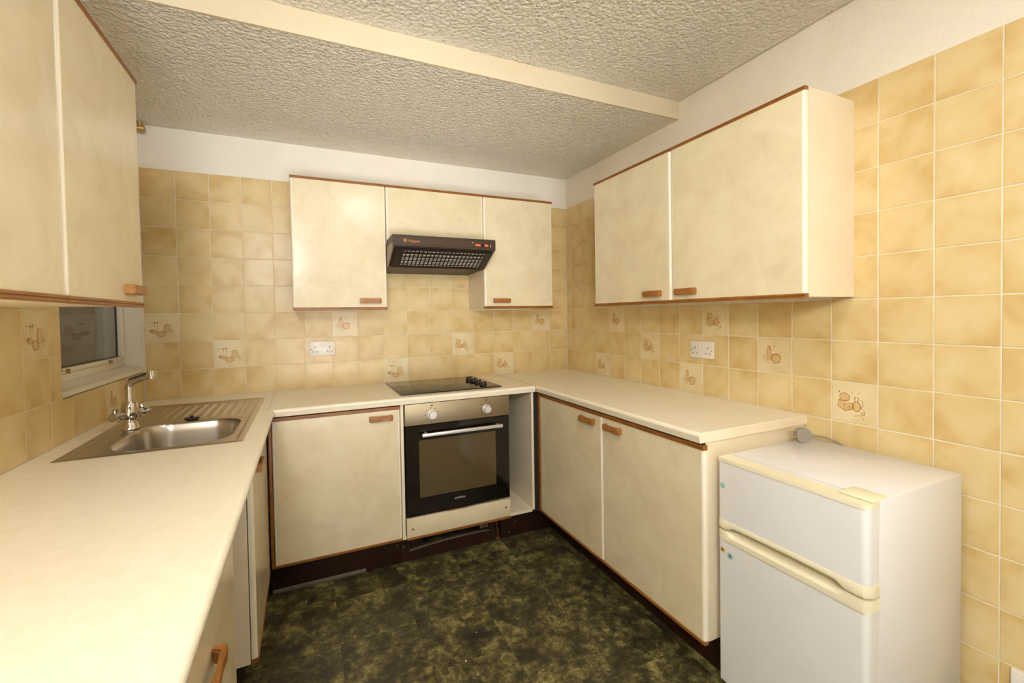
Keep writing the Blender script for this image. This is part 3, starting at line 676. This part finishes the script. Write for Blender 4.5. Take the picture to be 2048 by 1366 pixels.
# ------------------------------------------------------------------ cooker hood
t = tag(empty('cooker_hood', (-1.3855, 0, 0)), 'dark brown slanted cooker hood with grille, orange logo and switches', 'cooker hood')
hw = 0.592
prof = [(-0.012, 1.600), (-0.330, 1.612), (-0.352, 1.618), (-0.500, 1.702), (-0.503, 1.763), (-0.30, 1.7225), (-0.012, 1.7225)]
prof = [(-0.012, 1.600), (-0.325, 1.612), (-0.490, 1.700), (-0.490, 1.722), (-0.012, 1.722)]
pris('body', prof, 'x', 0.006, hw-0.006, 'hood_dark', t)
fa = pris('fascia', [(-0.309, 1.7235), (-0.3092, 1.757), (-0.496, 1.765), (-0.500, 1.762), (-0.500, 1.706), (-0.491, 1.7015), (-0.491, 1.7235)], 'x', 0.0, hw, 'hood', t)
for zz in (1.7535, 1.7125): box('fascia_rib', (0.004, -0.5012, zz), (hw-0.004, -0.5002, zz+0.003), 'hood_dark', fa)
for a, b2 in ((0.0, 0.0058), (hw-0.0058, hw)): pris('side_cheek', [(-0.012, 1.602), (-0.322, 1.6125), (-0.492, 1.7010), (-0.4905, 1.7233), (-0.012, 1.7233)], 'x', a, b2, 'hood_side', t)
# sloping grille: frame (a along x, s down the slope)
P0 = Vector((0, -0.490, 1.700)); P1 = Vector((0, -0.325, 1.612)); sv = (P1-P0).normalized(); nv = Vector((0, -(-sv.z), 0)); nv = Vector((0, sv.z, -sv.y)).normalized()
if nv.z > 0: nv = -nv
SL = (P1-P0).length
def slab(name, x0, x1, s0, s1, n0, n1, m, par):
    bm = bmesh.new(); q = []
    for n_ in (n0, n1):
        for (xx, ss) in ((x0, s0), (x1, s0), (x1, s1), (x0, s1)): q.append(bm.verts.new(P0+Vector((xx, 0, 0))+sv*ss+nv*n_))
    for fcs in ((0, 1, 2, 3), (7, 6, 5, 4), (0, 1, 5, 4), (1, 2, 6, 5), (2, 3, 7, 6), (3, 0, 4, 7)): bm.faces.new([q[i] for i in fcs])
    return finish(name, bm, m, par)
gx0, gx1 = 0.065, hw-0.055
gr = slab('grille_frame', 0.02, hw-0.02, 0.012, 0.022, 0.0005, 0.008, 'hood_dark', t)
slab('grille_frame', 0.02, gx0, 0.022, SL-0.012, 0.0005, 0.008, 'hood_dark', t); slab('grille_frame', gx1, hw-0.02, 0.022, SL-0.012, 0.0005, 0.008, 'hood_dark', t); slab('grille_frame', 0.02, hw-0.02, SL-0.012, SL-0.004, 0.0005, 0.008, 'hood_dark', t)
slab('filter_plate', gx0, gx1, 0.023, SL-0.013, 0.0004, 0.0010, 'hood_dark', t)
for i in range(9):
    s = 0.028+i*(SL-0.048)/8.5; slab('filter_slat', gx0, gx1, s, s+0.0075, 0.0012, 0.003, 'filter', t)
for i in range(20): xx = gx0+0.012+i*(gx1-gx0-0.02)/19.5; slab('grille_bar', xx, xx+0.007, 0.022, SL-0.012, 0.0032, 0.007, 'hood_dark', t)
for i in range(4): s = 0.042+i*(SL-0.06)/3.6; slab('grille_bar', gx0, gx1, s, s+0.006, 0.0031, 0.0065, 'hood_dark', t)
em_ = bmesh.new()
for a0 in range(0, 360, 60): cyl(em_, (0.066+0.006*math.cos(math.radians(a0)), -0.5002, 1.735+0.006*math.sin(math.radians(a0))), (0.066+0.006*math.cos(math.radians(a0)), -0.5006, 1.735+0.006*math.sin(math.radians(a0))), 0.0042, n=10)
finish('maker_emblem', em_, 'orange', fa)
text('maker_name', 'Hygena', 0.021, frame((0.115, -0.5004, 1.733), (1, 0, 0), (0, 0, 1)), 'orange', fa)
box('switch_bezel', (0.462, -0.5012, 1.720), (0.556, -0.5004, 1.738), 'black', fa)
box('switch', (0.466, -0.5045, 1.7225), (0.498, -0.5014, 1.7355), 'switch', fa, 0.001); box('switch', (0.522, -0.5045, 1.7225), (0.546, -0.5014, 1.7355), 'switch', fa, 0.001)
box('switch_mark', (0.559, -0.5008, 1.720), (0.562, -0.5003, 1.736), 'print_white', fa); box('indicator', (0.446, -0.5008, 1.741), (0.455, -0.5003, 1.745), 'print_white', fa)

# ------------------------------------------------------------------ sockets
def socket(loc, rz, label):
    t = tag(empty('wall_socket', loc, rz), label, 'socket')
    pl = box('face_plate', (-0.073, -0.0095, -0.043), (0.073, -0.0006, 0.043), 'socket', t, 0.003)
    for s in (-1, 1):
        cx = s*0.040
        box('switch', (s*0.011-0.006, -0.012, 0.010), (s*0.011+0.006, -0.0093, 0.030), 'socket', pl, 0.001)
        boxes('pin_hole', [((cx-0.002, -0.0099, 0.004), (cx+0.002, -0.0094, 0.013)), ((cx-0.0145, -0.0099, -0.0205), (cx-0.0075, -0.0094, -0.0165)), ((cx+0.0075, -0.0099, -0.0205), (cx+0.0145, -0.0094, -0.0165))], 'hole', pl)
        bm = bmesh.new(); cyl(bm, (s*0.0635, -0.0094, -0.003), (s*0.0635, -0.0100, -0.003), 0.0032, n=10); finish('screw', bm, 'hole' if s < 0 else 'screw', pl)
socket((-1.728, 0, 1.141), 0, 'white double wall socket on the back wall tiles, left of the hob')
socket((0, -1.284, 1.134), -math.pi/2, 'white double wall socket on the right wall above the bare worktop')
socket((0, -2.452, 0.249), -math.pi/2, 'white double wall socket low on the right wall tiles beside the fridge')

# ------------------------------------------------------------------ fridge
FX, FY0, FY1, FZ = -0.530, -1.826, -2.284, 0.826
fw = FY0-FY1; fd = 0.497
t = tag(empty('fridge_freezer', (FX, FY0, 0), -math.pi/2), 'small white two door fridge freezer with yellowed handle strips beside the right worktop', 'fridge')
bd = box('body', (0.004, 0.056, 0.02), (fw-0.002, fd, FZ-0.001), 'fridge', t, 0.004)
def rprof(x0, x1, y0, y1, r, n=6):
    a = dprofile(x0, x1, y0, y1, 0.007, n); b_ = dprofile(x0, x1, y0, y1, r, n)
    return a[:2+n+1]+b_[2+n+1:]
fd1 = pris('freezer_door', rprof(0.002, fw-0.001, 0.002, 0.052, 0.018), 'z', 0.6105, FZ-0.0165, 'fridge', t, True)
pris('top_cap', rprof(0.0, fw, 0.0, 0.054, 0.019), 'z', FZ-0.0163, FZ-0.004, 'fridge_cream', fd1, True)
fd2 = pris('fridge_door', rprof(0.002, fw-0.001, 0.002, 0.052, 0.018), 'z', 0.045, 0.5375, 'fridge', t, True)
box('gasket', (0.006, 0.0525, 0.05), (fw-0.006, 0.0555, FZ-0.02), 'fridge', t)
def handle_band(name, par, z0, z1, cut_top):
    """cream strip across the door with a scooped finger recess in its middle"""
    bm = bmesh.new(); nx = 40; rows = []
    sst = lambda a, b, t_: (lambda q: q*q*(3-2*q))(min(1, max(0, (t_-a)/(b-a))))
    for i in range(nx+1):
        u = i/nx; x = u*fw; r = 0.019
        yf = 0.0
        if x < 0.007: yf = 0.007-math.sqrt(max(0, 0.007**2-(0.007-x)**2))
        if x > fw-r: yf = r-math.sqrt(max(0, r*r-(x-fw+r)**2))
        mid = sst(0.07, 0.13, u)*sst(0.88, 0.82, u)
        bow = math.sin(math.pi*u)
        if cut_top:
            pr_ = [(0.054, z0), (yf, z0), (yf-0.001, z0+0.004), (yf, z0+(z1-z0)*0.55), (yf+mid*(0.012+0.006*bow), z1-(z1-z0)*0.2*mid), (yf+mid*(0.026+0.012*bow), z1), (0.054, z1)]
        else:
            zc = z0+mid*(z1-z0)*(0.35+0.12*bow)
            pr_ = [(0.054, zc), (yf+0.003, zc), (yf, zc+0.003), (yf-0.001, zc+0.006), (yf, z1-0.002), (yf+0.001, z1), (0.054, z1)]
        rows.append([bm.verts.new((x, y, z)) for y, z in pr_])
    for a, b2 in zip(rows, rows[1:]):
        for k in range(len(a)): k2 = (k+1) % len(a); bm.faces.new((a[k], a[k2], b2[k2], b2[k]))
    bm.faces.new(rows[0][::-1]); bm.faces.new(rows[-1])
    return finish(name, bm, 'fridge_cream', par, True)
handle_band('handle_strip', fd1, 0.577, 0.6103, False)
handle_band('handle_strip', fd2, 0.5377, 0.571, True)
box('hinge_cover', (fw-0.085, 0.030, FZ-0.0038), (fw-0.004, 0.100, FZ+0.004), 'fridge_cream', t, 0.004)
box('top_lip', (0.004, 0.057, FZ-0.0008), (fw-0.09, 0.064, FZ+0.0012), 'fridge', bd)
for sx, sz, m1, r in ((0.0185, 0.727, 'sticker_green', 0.0100), (0.0175, 0.504, 'sticker_gold', 0.0100), (0.047, 0.494, 'sticker_green', 0.0110)):
    par = fd1 if sz > 0.6 else fd2
    yy = 0.0019
    bm = bmesh.new(); cyl(bm, (sx, yy, sz), (sx, yy-0.0006, sz), r, n=24); st = finish('sticker', bm, m1, par)
    if m1 != 'sticker_green' or sx > 0.02:
        bm = bmesh.new(); bbox(bm, (sx-0.005, yy-0.0010, sz-0.001), (sx+0.005, yy-0.0007, sz+0.002)); bbox(bm, (sx-0.002, yy-0.0010, sz-0.005), (sx+0.002, yy-0.0007, sz+0.005)); finish('sticker_print', bm, 'sticker_dark' if m1 != 'sticker_gold' else 'print_dark', st)
bm = bmesh.new()
random.seed(3)
for k in range(9):
    x, z = random.uniform(0.07, 0.3), random.uniform(0.2, 0.76)
    if 0.53 < z < 0.62: continue
    lathe_r = random.uniform(0.002, 0.004); cyl(bm, (x, 0.0019, z), (x, 0.0012, z), lathe_r, lathe_r*0.5, 8)
finish('paint_blister', bm, 'fridge', t, True)
for x in (0.03, fw-0.03):
    for y in (0.08, fd-0.05):
        bm = bmesh.new(); cyl(bm, (x, y, 0.0005), (x, y, 0.0195), 0.015, n=14); finish('foot', bm, 'fridge', t)
box('kick_strip', (0.01, 0.03, 0.012), (fw-0.01, 0.055, 0.044), 'fridge_cream', t, 0.003)
# plug on the fridge
t = tag(empty('mains_plug', (-0.118, -1.858, FZ-0.0005)), 'grey three pin mains plug with its cable lying on top of the fridge', 'plug')
bm = bmesh.new(); pr_ = []
for k in range(20):
    a = 2*math.pi*k/20; pr_.append((0.027*math.copysign(abs(math.cos(a))**0.75, math.cos(a)), 0.0265+0.0262*math.copysign(abs(math.sin(a))**0.75, math.sin(a))))
prism(bm, pr_, 'y', -0.013, 0.013); es = [e for e in bm.edges if e.calc_face_angle(0) > 1.2]; bmesh.ops.bevel(bm, geom=es, offset=0.005, segments=3, affect='EDGES'); pb = finish('plug_body', bm, 'grey_plug', t, True); pb.rotation_euler = (0, 0, -0.42)
bm = bmesh.new(); bbox(bm, (-0.046, 0.004, 0.036), (-0.027, 0.008, 0.042), 0.0005); bbox(bm, (-0.046, -0.008, 0.018), (-0.027, -0.004, 0.024), 0.0005); pn = finish('pin', bm, 'brass', t); pn.rotation_euler = (0, 0, -0.42)
bm = bmesh.new(); cyl(bm, (0.022, -0.009, 0.022), (0.045, -0.019, 0.021), 0.0075, 0.005, 12); finish('strain_relief', bm, 'grey_plug', t, True)
bm = bmesh.new(); tube(bm, [(0.043, -0.018, 0.021), (0.06, -0.028, 0.020), (0.074, -0.042, 0.016), (0.083, -0.06, 0.009), (0.0885, -0.075, 0.004), (0.0975, -0.092, -0.006), (0.099, -0.098, -0.05), (0.099, -0.10, -0.25)], 0.0036, 10); finish('cable', bm, 'cable', t, True)

# ------------------------------------------------------------------ small things
bm = bmesh.new(); tube(bm, [(-2.585, -0.035, 2.312), (-2.560, -0.035, 2.312), (-2.545, -0.035, 2.312)], [0.016, 0.018, 0.014], 14); cyl(bm, (-2.562, -0.035, 2.312), (-2.562, -0.035, 2.344), 0.012, 0.013, 12)
tag(finish('pipe_fitting', bm, 'brass', None, True), 'old brass pipe fitting in the ceiling corner beside the sink wall cabinet', 'pipe')
random.seed(11); bm = bmesh.new()
for k in range(34):
    x, y, r = random.uniform(-1.9, -0.55), random.uniform(-2.2, -0.62), random.uniform(0.0012, 0.0032)
    bbox(bm, (x-r, y-r*0.7, 0.0002), (x+r, y+r*0.7, 0.0002+r), r*0.3, 1)
tag(finish('crumbs', bm, 'crumb'), 'tiny white crumbs scattered over the dark vinyl floor', 'crumbs', kind='stuff')
# unseen stand and head added around the fill light behind the camera
t = tag(empty('fill_light_stand', (UP_POS.x, UP_POS.y, 0)), 'wide black stand added for the unseen fill light behind the camera', 'lamp')
box('base', (-0.5, -0.2, 0.0005), (0.5, 0.2, 0.02), 'black', t, 0.004)
for xx in (-0.4, 0.4):
    bm = bmesh.new(); cyl(bm, (xx, 0, 0.0202), (xx, 0, UP_POS.z-0.03), 0.015); finish('stem', bm, 'black', t, True)
bm = bmesh.new(); bbox(bm, (-0.76, -0.41, 0.012), (0.76, 0.41, 0.025), 0.004); o = finish('fill_light_head', bm, 'black', t, True); o.matrix_local = Matrix.Translation((0, 0, UP_POS.z)) @ UP_DIR.to_track_quat('-Z', 'Y').to_matrix().to_4x4()
# ------------------------------------------------------------------ ceiling lamp and added fill panel (above and behind the camera's view)
for (lp, lr), lab in zip(LAMPS, ('large glowing globe pendant lamp hanging behind the sink run',)):
    t = tag(empty('ceiling_lamp', (lp[0], lp[1], ZC2)), lab, 'lamp')
    bm = bmesh.new(); lathe(bm, [(0.05, -0.001), (0.05, -0.02), (0.02, -0.028), (0.02, lp[2]-ZC2+lr-0.004)]); finish('ceiling_rose', bm, 'socket', t, True)
    bm = bmesh.new(); bmesh.ops.create_uvsphere(bm, u_segments=28, v_segments=16, radius=lr); bmesh.ops.translate(bm, verts=bm.verts, vec=(0, 0, lp[2]-ZC2)); finish('globe_shade', bm, 'lamp', t, True)
t = tag(empty('ceiling_lamp', (-1.30, -2.40, ZC2)), 'flat round fill light panel added on the upper ceiling in the middle of the room', 'lamp')  # added out of view to brighten worktops and other upward faces
bm = bmesh.new(); lathe(bm, [(0.215, -0.0005), (0.22, -0.012), (0.205, -0.018), (0.2, -0.014)], n=40); finish('rim', bm, 'socket', t, True)
bm = bmesh.new(); lathe(bm, [(0.199, -0.0145), (0.195, -0.019), (0.1, -0.022), (0.002, -0.0225)], n=40); finish('diffuser', bm, 'panel', t, True)
